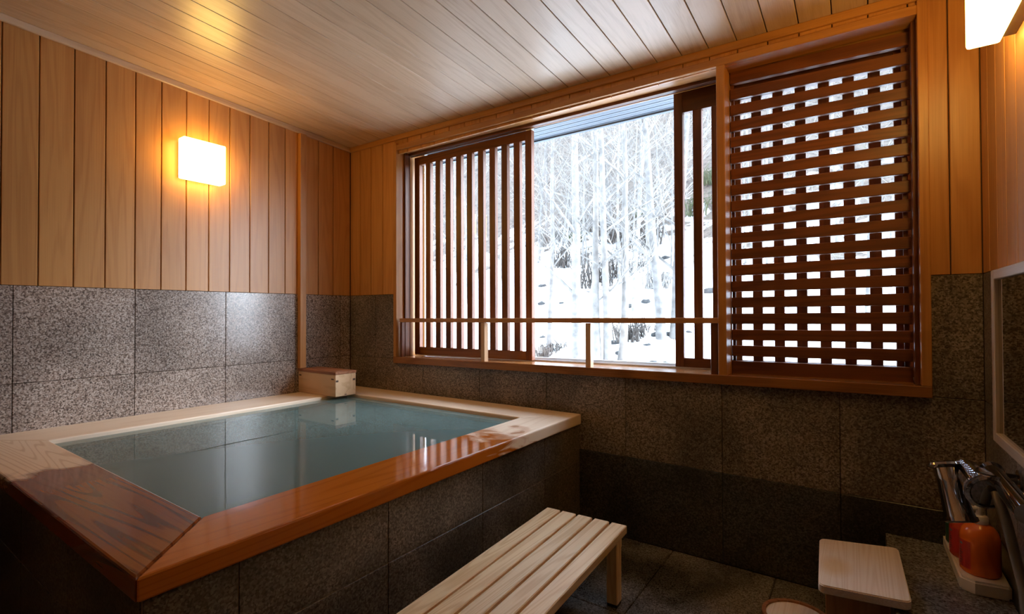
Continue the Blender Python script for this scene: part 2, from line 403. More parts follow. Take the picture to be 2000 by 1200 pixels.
# floor
fl = MB().box(-.14, X1 + .14, Y0 - .14, .26, -.09, -.012).build('floor', GROUT); tag(fl, kind='structure')
fx = [1.93, 2.008, 2.447, 2.887, 3.3]; fyv = [0, -.62, -1.06, -1.5, -1.94, -2.38, -2.82, Y0]
for a, b in zip(fx, fx[1:]):
    for c, d in zip(fyv, fyv[1:]):
        board('tile', GR_F, fl, [(a, c, 0), (b, c, 0), (b, d, 0), (a, d, 0)], 1, 1, (0, 0, 1), .003, .014, .0018)
for k in range(4):
    a, b = k * .4825, (k + 1) * .4825
    for c, d in ((-2.0, -2.38), (-2.38, -2.82), (-2.82, Y0)):
        board('tile', GR_F, fl, [(a, c, 0), (b, c, 0), (b, d, 0), (a, d, 0)], 1, 1, (0, 0, 1), .003, .014, .0018)
# ceiling battens
t = MB().box(0, .016, Y0, 0, -.034, 0, cfn).build('trim_1', W_CEIL['Y']); tag(t, kind='structure'); bevel(t, .003)
t = MB().box(.016, X1, -.016, 0, -.036, 0, cfn).build('trim_2', W_TRIM['X']); tag(t, kind='structure'); bevel(t, .003)
t = MB().box(X1 - .016, X1, Y0, -.016, -.034, 0, cfn).build('trim_3', W_CEIL['Y']); tag(t, kind='structure'); bevel(t, .003)

# ------------------------------------------------------------------ window
def zm(x, y, z):
    s = 1 - .036 * (max(0, x - .5) / 2.88) ** 1.5
    return (x, y, 1.55 + (z - 1.55) * s)
win = empty('window_1', (1.96, 0, .84)); tag(win, kind='structure')
def wbox(name, x0, x1, y0, y1, z0, z1, mat, parent, bv=.002):
    o = MB().box(x0, x1, y0, y1, z0, z1, zm).build(name, mat, parent)
    return bevel(o, bv) if bv else o
JD = .285
wbox('sill', .505, 3.412, -.024, JD, .797, .841, W_SILL['X'], win)
wbox('casing', .505, .535, -.022, JD, .841, 2.345, W_TRIM['Z'], win)
wbox('casing', 3.381, 3.412, -.022, JD, .841, 2.345, W_TRIM['Z'], win)
wbox('head_casing', .535, 3.381, -.022, .085, 2.293, 2.329, W_TRIM['X'], win)
wbox('head_board', .535, 3.381, .085, JD, 2.352, 2.372, W_SILL['X'], win)
wbox('head_board', .535, 3.381, .075, .085, 2.3295, 2.352, W_SILL['X'], win)
wbox('stop', .535, .55, .05, .1, .841, 2.293, W_DARK['Z'], win)
wbox('stop', 3.366, 3.381, .03, .085, .841, 2.293, W_DARK['Z'], win)
wbox('stop', .55, 2.664, .0855, .122, 2.276, 2.3515, W_DARK['X'], win)
wbox('mullion', 2.664, 2.700, -.018, .118, .841, 2.293, W_TRIM['Z'], win)
for y in (.168, .214): wbox('track', .536, 3.38, y, y + .005, .841, .849, ALU, win, 0)
for y, z in ((.1225, 2.276), (.1655, 2.296), (.209, 2.314)): wbox('track', .536, 3.38, y, y + .0065, z, 2.3515, W_TRIM['X'], win, 0)
# glazed sashes on the outer side
for a, b in ((.536, 1.476), (1.476, 2.515), (2.515, 3.38)):
    g = MB().box(a + .006, b - .006, .250, .254, .85, 2.338, zm).build('glass_pane', GLASS, win)
wbox('sash_stile', 3.36, 3.38, .236, .268, .841, 2.3515, W_DARK['Z'], win, .001)
for a, b in ((.536, .556), (1.455, 1.497)): wbox('sash_stile', a, b, .236, .268, .841, 2.3515, ALU, win, .001)
wbox('sash_stile', 2.501, 2.529, .240, .264, .841, 2.3515, ALU, win, .001)
wbox('sash_rail', .556, 3.36, .238, .266, .841, .858, ALU, win, .001)
wbox('sash_rail', .556, 3.36, .238, .266, 2.337, 2.3515, ALU, win, .001)

# sliding slatted screens
def screen(x0, y, label):
    r = empty('sliding_screen', (x0 + .5, y, .846)); tag(r, label, 'screen', None)
    D = .034; x1 = x0 + 1.004
    for a, b in ((x0, x0 + .05), (x1 - .046, x1)): wbox('stile', a, b, y, y + D, .85, 2.270, W_DARK['Z'], r)
    wbox('rail', x0 + .05, x1 - .046, y + .002, y + D - .002, .85, .905, W_SILL['X'], r)
    wbox('rail', x0 + .05, x1 - .046, y + .002, y + D - .002, 2.212, 2.270, W_DARK['X'], r)
    for k in range(9):
        c = x0 + .132 + k * .0952
        wbox('slat', c - .0225, c + .0225, y + .001, y + D - .001, .905, 2.212, W_DARK['Z'], r)
    return r
screen(.561, .129, 'brown sliding screen of upright slats at the left end of the window')
def screen_r():
    y, D = .173, .034
    r = empty('sliding_screen', (2.9, y, .846)); tag(r, 'brown sliding screen of upright slats half hidden behind the crossbar lattice', 'screen')
    wbox('stile', 2.413, 2.457, y, y + D, .85, 2.300, W_DARK['Z'], r); wbox('stile', 3.318, 3.362, y, y + D, .85, 2.300, W_DARK['Z'], r)
    wbox('rail', 2.457, 3.318, y + .002, y + D - .002, .85, .898, W_DARK['X'], r)
    wbox('rail', 2.457, 3.318, y + .002, y + D - .002, 2.186, 2.300, W_DARK['X'], r)
    for k in range(9):
        a = 2.508 + k * .0905; wbox('slat', a, a + .0425, y + .001, y + D - .001, .898, 2.186, W_DARK['Z'], r)
screen_r()
# fixed lattice of cross bars
la = empty('lattice_panel', (3.03, .085, .85)); tag(la, 'fixed brown lattice of level slats filling the right end of the window', 'lattice')
def lbox(name, x0, x1, y0, y1, z0, z1):
    def f(x, y, z):
        z = z - (.010 if z > 2.1 else 0) * (x - 2.7) / .66
        return zm(x, y, z)
    return bevel(MB().box(x0, x1, y0, y1, z0, z1, f).build(name, W_DARK['X'], la), .002)
ZS = lambda x: 1 - .036 * ((x - .5) / 2.88) ** 1.5
s27 = ZS(2.7); inv = lambda z: 1.55 + (z - 1.55) / s27
lbox('rail', 2.703, 3.365, .088, .118, inv(2.222), inv(2.276))
lbox('rail', 2.703, 3.365, .088, .118, inv(.852), inv(.917))
for k in range(17):
    zb = inv(2.147 - .0755 * k); zt_ = inv(2.147 - .0755 * k + .0485)
    if k == 16: zb, zt_ = inv(.9405), inv(.989)
    lbox('slat', 2.703, 3.365, .088, .110, zb, zt_)
for a in (2.702, 3.34):
    wbox('stile', a, a + .014, .1105, .118, inv(.917), inv(2.222), W_DARK['Z'], la, 0)
# handrail
hr = empty('handrail', (1.6, .01, .841)); tag(hr, 'wooden handrail on short posts along the window sill', 'rail')
wbox('rail', .556, 2.664, -.012, .022, 1.083, 1.110, W_RAIL['X'], hr)
for a in (1.277, 1.990): wbox('baluster', a, a + .030, -.008, .030, .841, 1.083, W_BAL['Z'], hr)
wbox('baluster', .552, .572, -.004, .026, .841, 1.083, W_DARK['Z'], hr)
wbox('baluster', 2.628, 2.664, -.004, .026, .841, 1.083, W_DARK['Z'], hr)

# eave soffit outside
ev = MB()
for k in range(7):
    y = JD + .012 + k * .0285; ev.box(-.2, 3.9, y, y + .0245, 2.335 + (k % 2) * .001, 2.352)
ev.box(-.2, 3.9, JD - .02, JD + .215, 2.345, 2.40).box(-.2, 3.9, JD + .2, JD + .225, 2.325, 2.42)
ev = ev.build('eave', SOFFIT); tag(ev, 'pale blue ribbed eave outside above the window opening', 'eave')

# ------------------------------------------------------------------ bath tub
tub = empty('bathtub', (1, -1, 0)); tag(tub, 'big square bathtub clad in granite with a broad orange wooden rim', 'bathtub')
RO = (0.0, 1.968, -2.016, -.014); RI = (.318, 1.742, -1.793, -.268); ZR, RTK = .603, .054
def rimboard(corners, mat):
    vs = [(x, y, ZR - RTK) for x, y in corners] + [(x, y, ZR) for x, y in corners]
    o = meshobj('rim_board', vs, [[3, 2, 1, 0], [4, 5, 6, 7]] + [[k, (k + 1) % 4, (k + 1) % 4 + 4, k + 4] for k in range(4)], mat, tub)
    return bevel(o, .006, 2)
e = .0006
x0, x1, y0, y1 = RO; a0, a1, b0, b1 = RI
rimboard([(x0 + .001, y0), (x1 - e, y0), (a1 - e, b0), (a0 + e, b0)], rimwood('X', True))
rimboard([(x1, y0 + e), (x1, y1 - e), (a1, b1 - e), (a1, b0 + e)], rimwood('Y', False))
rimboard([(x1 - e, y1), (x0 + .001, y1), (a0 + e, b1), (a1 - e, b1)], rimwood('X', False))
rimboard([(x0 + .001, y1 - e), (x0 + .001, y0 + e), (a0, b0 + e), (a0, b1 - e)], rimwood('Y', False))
core = MB()
BX, BY = 1.938, -1.986
zt = ZR - RTK - .001
core.box(.002, a0, BY - .0095, -.002, .0, zt).box(a1, BX + .0095, BY - .0095, -.002, .0, zt).box(a0, a1, BY - .0095, b0, 0, zt).box(a0, a1, b1, -.002, 0, zt)
core.build('core', GROUTL, tub)
basin = MB().box(a0, a1, b0, b1, .0, .04)
for q in ((a0, a0 + .006, b0, b1), (a1 - .006, a1, b0, b1), (a0, a1, b0, b0 + .006), (a0, a1, b1 - .006, b1)): basin.box(*q, .04, zt)
basin.build('basin', TUBIN, tub)
MB().box(a1 - .34, a1 - .006, b0 + .006, b1 - .006, .04, .30).build('step', TUBIN, tub)
for cx, cy_ in ((.75, -.62), (.98, -.78)):
    MB().lathe([(.05, 0), (.05, .006), (.04, .009)], (cx, cy_, .041), 20).build('drain', DARKM, tub)
# cladding of the two visible sides
ty = [-.003, -.367, -.847, -1.333, -1.80, BY - .012]
for a, b in zip(ty, ty[1:]):
    for z0, z1 in ((0, .348), (.348, zt)):
        board('tile', GR_T, tub, [(BX + .013, a, z0), (BX + .013, b, z0), (BX + .013, b, z1), (BX + .013, a, z1)], 1, 1, (1, 0, 0), .0010, .0032, .0016)
tx = [.003, .49, .97, 1.45, BX]
for a, b in zip(tx, tx[1:]):
    for z0, z1 in ((0, .348), (.348, zt)):
        board('tile', GR_T, tub, [(a, BY - .013, z0), (b, BY - .013, z0), (b, BY - .013, z1), (a, BY - .013, z1)], 1, 1, (0, -1, 0), .0010, .0032, .0016)
ZW = .584
wv = []; wfc = []; nx, ny = 12, 12
for i in range(nx + 1):
    for j in range(ny + 1): wv.append((a0 + .007 + (a1 - a0 - .014) * i / nx, b0 + .007 + (b1 - b0 - .014) * j / ny, ZW))
for i in range(nx):
    for j in range(ny):
        k = i * (ny + 1) + j; wfc.append([k, k + ny + 1, k + ny + 2, k + 1])
wat = meshobj('bath_water', wv, wfc, WATER); tag(wat, 'still murky blue-green water filling the bathtub', 'water', kind='stuff')

# spout box on the far corner of the rim
sb = empty('spout_box', (.21, -.35, ZR)); tag(sb, 'small wooden spout box with a darker lid on the far corner of the tub rim', 'box')
bevel(MB().box(.002, .418, -.43, -.272, ZR + .002, .748).build('body', W_BOX['X'], sb), .002)
bevel(MB().box(.002, .421, -.433, -.269, .748, .766).build('lid', W_LID['X'], sb), .002)
MB().box(.03, .39, -.405, -.297, .766, .768).build('lid_panel', W_LID['X'], sb)
for x, y, z in ((.392, -.4315, .72), (.03, -.4315, .725)):
    MB().box(x - .018, x + .008, y, y + .002, z - .006, z + .002).build('key', KEY, sb)
for y in (-.418, -.287): MB().box(.4175, .4192, y - .009, y + .009, .70, .712).build('key', KEY, sb)
MB().box(.4175, .4192, -.36, -.345, .612, .616).build('key', KEY, sb)
po = MB().box(.001, .036, -.437, -.392, .768, zc(.02, -.41) - .036).build('wall_post', W_PANEL['Z']); bevel(po, .002)
tag(po, 'slim square wooden post standing on the spout box up to the ceiling', 'post')

# ------------------------------------------------------------------ wall lamps
def lamp(x, sgn, y0, y1, z0, z1, label):
    r = empty('wall_lamp', (x, (y0 + y1) / 2, (z0 + z1) / 2)); tag(r, label, 'lamp', None)
    xs = sorted((x + sgn * .001, x + sgn * .030)); MB().box(*xs, y0 + .012, y1 - .012, z0 + .012, z1 - .012).build('backplate', DARKM, r)
    xs = sorted((x + sgn * .030, x + sgn * .104)); o = MB().box(*xs, y0, y1, z0, z1).build('shade', LAMP, r); bevel(o, .008, 2)
lamp(0, 1, -1.19, -.962, 1.915, 2.145, 'glowing square wall lamp on the left board wall above the tub')
lamp(X1, -1, -.705, -.475, 1.905, 2.135, 'glowing square wall lamp on the right wall cut by the picture corner')

# ------------------------------------------------------------------ bench
bn = empty('bench', (2.25, -1.1, 0)); tag(bn, 'low pale wooden bench of five long slats beside the tub', 'bench')
BO = Vector((2.06, -.528, 0)); ax = Vector((math.cos(.045), math.sin(.045), 0)); ay = Vector((math.sin(.045), -math.cos(.045), 0))
def bp(a, b, z): q = BO + ax * a + ay * b; return (q.x, q.y, z)
def bbox(name, a0_, a1_, b0_, b1_, z0, z1, mat, parent=bn, bv=.003): return bevel(MB().box(a0_, a1_, b0_, b1_, z0, z1, bp).build(name, mat, parent), bv)
BH, BL = .292, 1.28
for k in range(5):
    a = k * .0742; bbox('slat', a, a + .0645, 0, BL, BH - .032, BH, W_BENCH['Y'])
for b in (.02, BL - .075): bbox('crossbar', .012, .349, b + .006, b + .04, BH - .078, BH - .0325, W_BENCH['X'])
for a in (.012, .308):
    for b in (.012, BL - .062):
        lg = bbox('leg', a, a + .044, b + .028 if b < .1 else b - .028, b + .078 if b < .1 else b + .022, .012, BH - .033, W_BENCH['Z'])
        c = b + .03 if b < .1 else b - .026
        f = MB().box(a + .002, a + .042, c, c + .046, 0.001, .012, bp).build('rubber_foot', RUBBER, lg)

# ------------------------------------------------------------------ granite ledge on the right
ld = empty('stone_ledge', (3.41, -1.6, 0)); tag(ld, 'low dark granite washing ledge along the right wall', 'ledge')
LZ, LX = .288, 3.267
MB().box(LX + .013, X1 - .001, Y0, -.001, .0, LZ - .013).build('core', GROUT, ld)
ly = [-.001, -.46, -.92, -1.38, -1.84, -2.3, -2.76, Y0]
for a, b in zip(ly, ly[1:]):
    board('tile', GR_LD, ld, [(LX, a, LZ), (X1 - .001, a, LZ), (X1 - .001, b, LZ), (LX, b, LZ)], 1, 1, (0, 0, 1), .002, .013, .001)
    board('tile', GR_D, ld, [(LX, a, .001), (LX, b, .001), (LX, b, LZ - .0135), (LX, a, LZ - .0135)], 1, 1, (-1, 0, 0), .002, .013, .001)

# ------------------------------------------------------------------ stool
st = empty('bath_stool', (3.18, -.44, 0)); tag(st, 'small pale wooden bath stool with rounded seat board by the stone ledge', 'stool')
c4 = [(3.066, -.292), (3.295, -.228), (3.306, -.618), (3.082, -.655)]
SZ = .325
def rounded(c, r, n=5):
    out = []
    for k in range(4):
        p, q, s = Vector(c[k]), Vector(c[k - 1]), Vector(c[(k + 1) % 4])
        d1 = (q - p).normalized(); d2 = (s - p).normalized()
        for i in range(n + 1):
            t_ = i / n; a = p + d1 * r; b = p + d2 * r
            out.append(a * (1 - t_) ** 2 + p * 2 * t_ * (1 - t_) + b * t_ ** 2)
    return out
def slab(name, pts, z0, z1, mat, parent, bv=.003):
    n = len(pts); vs = [(p.x, p.y, z0) for p in pts] + [(p.x, p.y, z1) for p in pts]
    fs = [list(range(n))[::-1], list(range(n, 2 * n))] + [[k, (k + 1) % n, (k + 1) % n + n, k + n] for k in range(n)]
    o = meshobj(name, vs, fs, mat, parent)
    bm = bmesh.new(); bm.from_mesh(o.data); bmesh.ops.recalc_face_normals(bm, faces=bm.faces)
    bmesh.ops.bevel(bm, geom=[e for e in bm.edges if e.calc_face_angle(0) > 1.0], offset=bv, segments=2, affect='EDGES'); bm.to_mesh(o.data); bm.free()
    return o
SEATM = W_STOOL['Y'].copy(); SEATM.name = 'white_stool_stained'; nt = SEATM.node_tree; pb = nt.nodes['Principled BSDF']
src = pb.inputs['Base Color'].links[0].from_socket
tcn = nt.nodes.new('ShaderNodeTexCoord'); vd = nt.nodes.new('ShaderNodeVectorMath'); vd.operation = 'DISTANCE'
vs_ = nt.nodes.new('ShaderNodeMapping'); vs_.inputs['Scale'].default_value = (1, .62, 1); nt.links.new(tcn.outputs['Object'], vs_.inputs[0])
nt.links.new(vs_.outputs[0], vd.inputs[0]); vd.inputs[1].default_value = (-.068, -.035, .01)
nt.links.new(mixc(nt, src, (.74, .46, .17), ramp(nt, vd.outputs['Value'], [(.022, (.6, .6, .6)), (.055, (0, 0, 0))])), pb.inputs['Base Color'])
slab('seat', rounded(c4, .022), SZ - .026, SZ, SEATM, st)
for y in (-.34, -.60):
    dy = .02
    vs = [(3.098, y - .012, 0.001), (3.258, y + .012, 0.001), (3.258, y + .012 + dy, 0.001), (3.098, y - .012 + dy, 0.001)]
    vs += [(x, yy, SZ - .0265) for x, yy, _ in vs]
    bevel(meshobj('leg', vs, [[3, 2, 1, 0], [4, 5, 6, 7]] + [[k, (k + 1) % 4, (k + 1) % 4 + 4, k + 4] for k in range(4)], W_STOOLD['Z'], st), .002)
bevel(MB().box(3.165, 3.187, -.579, -.337, .13, .17).build('stretcher', W_STOOLD['Y'], st), .002)

# ------------------------------------------------------------------ wooden wash pail, upturned
pl = empty('wash_pail', (3.012, -.50, 0)); tag(pl, 'round wooden wash pail turned upside down on the floor left of the stool', 'pail')
PC = Vector((3.008, -.475, 0)); PR, PZ = .106, .115
for k in range(16):
    a0_, a1_ = 2 * math.pi * k / 16 + .006, 2 * math.pi * (k + 1) / 16 - .006
    vs = []
    for z, ro, ri in ((0.001, PR + .008, PR - .006), (PZ, PR, PR - .012)):
        for a in (a0_, (a0_ + a1_) / 2, a1_): vs.append((PC.x + ro * math.cos(a), PC.y + ro * math.sin(a), z))
        for a in (a1_, (a0_ + a1_) / 2, a0_): vs.append((PC.x + ri * math.cos(a), PC.y + ri * math.sin(a), z))
    meshobj('stave', vs, [[5, 4, 3, 2, 1, 0], [6, 7, 8, 9, 10, 11]] + [[k2, (k2 + 1) % 6, (k2 + 1) % 6 + 6, k2 + 6] for k2 in range(6)], W_LID['Z'], pl)
for z in (.03, .085):
    rr = PR + .008 - .008 * z / PZ
    o = MB().lathe([(rr - .002, z - .006), (rr + .003, z - .006), (rr + .003, z + .006), (rr - .002, z + .006)], PC, 32).build('hoop', DARKM, pl)
smooth_auto(MB().lathe([(PR - .0125, PZ - .016), (PR - .0125, PZ - .006), (.0, PZ - .0058)], PC, 32).build('base_board', W_STOOL['Y'], pl))
for dx, dy, s in ((-.012, .004, .006), (.0, .008, .005), (-.008, -.01, .005), (.006, -.004, .004)):
    MB().box(PC.x + dx - s, PC.x + dx + s * .4, PC.y + dy - s, PC.y + dy + s * .6, PZ - .0058, PZ - .0054).build('burnt_mark', KEY, pl)

# ------------------------------------------------------------------ bottle tray and bottles
trp = [Vector(p) for p in ((3.436, -.012), (3.553, -.012), (3.553, -.372), (3.47, -.385), (3.438, -.362))]
tr = slab('bottle_tray', trp, LZ + .001, LZ + .043, WHITE, None, .006); tag(tr, 'thick white tray carrying pump bottles on the stone ledge', 'tray')
TZ = LZ + .0435
def bottle(x, y, r, h, body, label, lab=None, capm=WHITE, pump=True, ang=200):
    b = empty('pump_bottle', (x, y, TZ)); tag(b, label, 'bottle', 'pump bottles on the tray')
    k = r / .05
    prof = [(r * .9, 0), (r, .006), (r, h * .62), (r * .985, h * .72), (r * .9, h * .84), (r * .7, h * .93), (r * .42, h * .975), (r * .38, h)]
    smooth_auto(MB().lathe(prof, (x, y, TZ), 32).build('body', body, b), 60)
    zt_ = TZ + h
    smooth_auto(MB().lathe([(.021 * k, 0), (.022 * k, .003), (.022 * k, .02 * k), (.019 * k, .024 * k), (.010 * k, .026 * k), (.008 * k, .04 * k)], (x, y, zt_ - .002), 20).build('collar', capm, b))
    if pump:
        p = MB().tube([(x, y, zt_ + .036 * k), (x, y, zt_ + .052 * k)], .011 * k, 12); p.tube([(x, y, zt_ + .046 * k), (x - .035 * k, y - .012 * k, zt_ + .04 * k)], [.008 * k, .005 * k], 8)
        p.build('pump_head', capm, b)
    if lab:
        vs = []; n = 8; w0 = .95
        for z in (h * .1, h * .64):
            for i in range(n + 1):
                a = math.radians(ang) + w0 * (i / n - .5) * 1.3; vs.append((x + (r + .0006) * math.cos(a), y + (r + .0006) * math.sin(a), TZ + z))
        lb = meshobj('label', vs, [[i, i + 1, i + n + 2, i + n + 1] for i in range(n)], lab, b)
        vs = []; fs = []
        def patch(a0_, a1_, z0, z1):
            q = len(vs)
            for a in (a0_, a1_):
                for z in (z0, z1): vs.append((x + (r + .0011) * math.cos(a), y + (r + .0011) * math.sin(a), TZ + z))
            fs.append([q, q + 2, q + 3, q + 1])
        A = math.radians(ang)
        for j in range(7):
            z = h * (.46 - .05 * j); patch(A - .12, A + .03 + .05 * (j % 3), z, z + h * .028)
        meshobj('print', vs, fs, LABELD, lb)
        vs = []; fs = []; patch(A - .1, A + .12, h * .54, h * .585); meshobj('emblem', vs, fs, BLUEM, lb)
bottle(3.494, -.302, .0485, .155, ORANGE, 'bright orange pump bottle with red label, nearest on the white tray', LABEL)
bottle(3.478, -.192, .044, .15, REDP, 'red-orange bottle with pale pump, middle one on the white tray', LABEL)
bottle(3.476, -.085, .04, .10, GREENP, 'dark green bottle with red cap, farthest on the white tray', None, REDP, False)

# ------------------------------------------------------------------ mirror
mi = empty('mirror', (X1, -.9, 1.0)); tag(mi, 'wood framed mirror on the right stone wall above the tap', 'mirror')
MY0, MY1, MZ0, MZ1 = -1.55, -.256, .738, 1.274
FXm = X1 - .022
for nm, q, axm in (('frame', (MY1 - .036, MY1, MZ0, MZ1), 'Z'), ('frame', (MY0, MY0 + .036, MZ0, MZ1), 'Z'), ('frame', (MY0 + .036, MY1 - .036, MZ0, MZ0 + .03), 'Y'), ('frame', (MY0 + .036, MY1 - .036, MZ1 - .03, MZ1), 'Y')):
    bevel(MB().box(FXm, X1 - .001, q[0], q[1], q[2], q[3]).build(nm, FRAMEL[axm], mi), .002)
MB().box(X1 - .012, X1 - .002, MY0 + .036, MY1 - .036, MZ0 + .03, MZ1 - .03).build('glass', MIRROR, mi)

# ------------------------------------------------------------------ taps and showers
def ray(u, v): return FW + RT * ((u - 1000) / FPX) + UP * ((600 - v) / FPX)
def aty(u, v, y): d = ray(u, v); return CAM + d * ((y - CAM.y) / d.y)
tp = empty('shower_tap', (3.5, -.60, .66)); tag(tp, 'chrome wall tap with lever on the right wall above the bottles', 'tap')
smooth_auto(MB().tube([(3.508, -.40, .672), (3.508, -.78, .672)], .024, 20).build('body', CHROME, tp))
smooth_auto(MB().tube([(3.508, -.385, .672), (3.508, -.40, .672)], [.024, .029], 20).build('end_cap', CHROME, tp))
for y in (-.46, -.72):
    smooth_auto(MB().tube([(3.52, y, .672), (X1 - .006, y, .672)], .015, 16).tube([(X1 - .006, y, .672), (X1 - .0005, y, .672)], .028, 16).build('wall_flange', CHROME, tp))
smooth_auto(MB().tube([(3.486, -.555, .690), (3.462, -.56, .705), (3.452, -.562, .71)], [.012, .012, .008], 14).build('knob', CHROME, tp))
LP = aty(1983, 968, -.66); LQ = aty(1993, 1016, -.70); LR = (LQ - LP).normalized(); LS = LR.orthogonal().normalized()
lv = MB().tube([LP + Vector((.035, .0, .004)), LP, LP + (LQ - LP) * .5, LQ], [.009, .0105, .010, .008], 12); smooth_auto(lv.build('lever', CHROME, tp))

def shower(name, label, T, B, rT, rB, flange, openend):
    r = empty(name, tuple((T + B) / 2)); tag(r, label, 'shower head')
    d = (B - T); L = d.length; q = d.to_track_quat('Z', 'Y').to_matrix()
    b = MB().lathe([(rT, 0), (rT * 1.0, L * .2), (rT * 1.04, L * .24), (rT * 1.0, L * .28), (rB * .98, L * .86), (rB, L * .9)], T, 24, q)
    smooth_auto(b.build('handle', CHROME, r), 35)
    c = MB().lathe([(rB * 1.08, L * .9), (rB * 1.1, L * .97), (rB * .9, L)], T, 24, q); smooth_auto(c.build('end_cap', CHROME, r), 35)
    if flange:
        f = MB().lathe([(rT * .8, -.012), (rT * 1.45, -.010), (rT * 1.5, -.004), (rT, .004)], T, 24, q); smooth_auto(f.build('spray_plate', CHROME, r), 35)
        MB().lathe([(rT * 1.0, -.014), (rT * 1.0, -.0121)], T, 16, q).build('nozzles', DARKM, r)
    if openend:
        f = MB().lathe([(rB * .95, L), (rB * 1.02, L + .004), (rB * .9, L + .007), (rB * .8, L + .003)], T, 24, q); smooth_auto(f.build('spray_plate', CHROME, r), 35)
    return r
TA, BA = aty(1843, 912, -.47), aty(1879, 1022, -.52)
shower('hand_shower', 'slim chrome hand shower leaning left in front of the bottles', TA, BA, .027, .036, True, False)
TB, BB = aty(1886, 918, -.44), aty(1929, 962, -.56)
shower('hand_shower', 'thick chrome shower head above the orange pump bottle', TB, BB, .033, .046, False, True)
# bracket that carries both heads
bk = MB().tube([(3.508, -.43, .672), (3.49, -.44, .66), tuple(TB + (BB - TB) * .45 + Vector((.012, .02, -.012)))], .009, 10).tube([(3.50, -.405, .665), (3.44, -.42, .655), tuple(TA + (BA - TA) * .3 + Vector((.008, .012, 0)))], .008, 10)
smooth_auto(bk.build('holder', CHROME, tp))
hp = [tuple(aty(1946, 962, -.57)), tuple(aty(1953, 985, -.585)), tuple(aty(1966, 1022, -.60)), tuple(aty(1984, 1092, -.615)), tuple(aty(2001, 1162, -.64)), (3.525, -.68, .32), (3.50, -.74, .302), (3.44, -.82, .301), (3.40, -.92, .301), (3.44, -1.02, .301)]
P = []
for k in range(len(hp) - 1):
    p0, p1, p2, p3 = [Vector(hp[min(max(i, 0), len(hp) - 1)]) for i in (k - 1, k, k + 1, k + 2)]
    for i in range(6):
        s = i / 6; P.append(.5 * ((2 * p1) + (p2 - p0) * s + (2 * p0 - 5 * p1 + 4 * p2 - p3) * s * s + (3 * p1 - p0 - 3 * p2 + p3) * s ** 3))
P.append(Vector(hp[-1]))
ho = smooth_auto(MB().tube(P, .0115, 12).build('shower_hose', HOSE)); tag(ho, 'grey flexible shower hose hanging from the tap down to the ledge', 'hose')

# ------------------------------------------------------------------ outdoors
def snowmat():
    m, nt, p = newmat('snow_and_litter')
    v = worldvec(nt)
    n1 = noise(nt, v, .55, 6, .4, .62); n2 = noise(nt, v, 3.2, 4, .5); n3 = noise(nt, v, 9, 5, .6, .7)
    g = nt.nodes.new('ShaderNodeNewGeometry'); s = nt.nodes.new('ShaderNodeSeparateXYZ'); nt.links.new(g.outputs['Position'], s.inputs[0])
    hgt = math_(nt, 'MULTIPLY_ADD', s.outputs[2], .085); nt.nodes[-1].inputs[2].default_value = -.2
    f = math_(nt, 'ADD', math_(nt, 'ADD', math_(nt, 'MULTIPLY', n1, .6), math_(nt, 'MULTIPLY', n2, .4)), hgt)
    lit = ramp(nt, n3, [(.3, (.018, .015, .013)), (.43, (.074, .060, .05)), (.56, (.125, .097, .08)), (.72, (.066, .07, .043))])
    c = mixc(nt, (.88, .89, .91), lit, ramp(nt, f, [(.50, (0, 0, 0)), (.58, (1, 1, 1))]))
    nt.links.new(c, p.inputs['Base Color']); p.inputs['Roughness'].default_value = .8; p.inputs['Specular IOR Level'].default_value = .2
    return m
SNOW = snowmat()
BARK = plain('pale_bark', (.19, .172, .155), .8, var=.35)
BARK2 = plain('grey_bark', (.15, .136, .124), .8, var=.35)
ROCK = plain('rock', (.03, .029, .028), .8, var=.5)
LEAFB = plain('winter_brush', (.06, .047, .038), .8, var=.3)
LEAFG = plain('evergreen_brush', (.06, .072, .03), .8, var=.3)
from mathutils import noise as mn
def hz(x, y):
    b = .42 + .03 * max(0, y) if y < 5 else .57
    up = 0 if y < 3.5 else (y - 3.5) ** 1.45 * .19
    up += 0 if y < 9 else (y - 9) * .35
    k = .25 * mn.noise(Vector((x * .35, y * .35, 0))) + .08 * mn.noise(Vector((x * 1.4, y * 1.4, 3)))
    t_ = min(1, max(0, (x - 6 - y * .12) / 7)); up *= 1 - .85 * t_ * t_ * (3 - 2 * t_)
    z = b + up + k * min(1, max(0, (y - .6) / 2)) + .02 * (x - 1)
    return min(z, 1.0 + .49 * math.hypot(x - 3.19, y + 2.42) + .3 * k)
nx, ny = 150, 90
vs = []; fs = []
for i in range(nx + 1):
    for j in range(ny + 1):
        x = -70 + 96 * i / nx; y = .30 + 34 * (j / ny) ** 1.4; vs.append((x, y, hz(x, y)))
for i in range(nx):
    for j in range(ny):
        k = i * (ny + 1) + j; fs.append([k, k + ny + 1, k + ny + 2, k + 1])
hill = meshobj('hillside', vs, fs, SNOW, smooth=True); tag(hill, 'snowy wooded hillside rising behind the window', kind='structure')
def ground(u, v):
    d = ray(u, v); s = 3.2
    while s < 60:
        p = CAM + d * s
        if p.y > .5 and p.z <= hz(p.x, p.y): return p
        s += .05
    return CAM + d * 20
TAP = lambda p: (p - CAM).dot(FW)
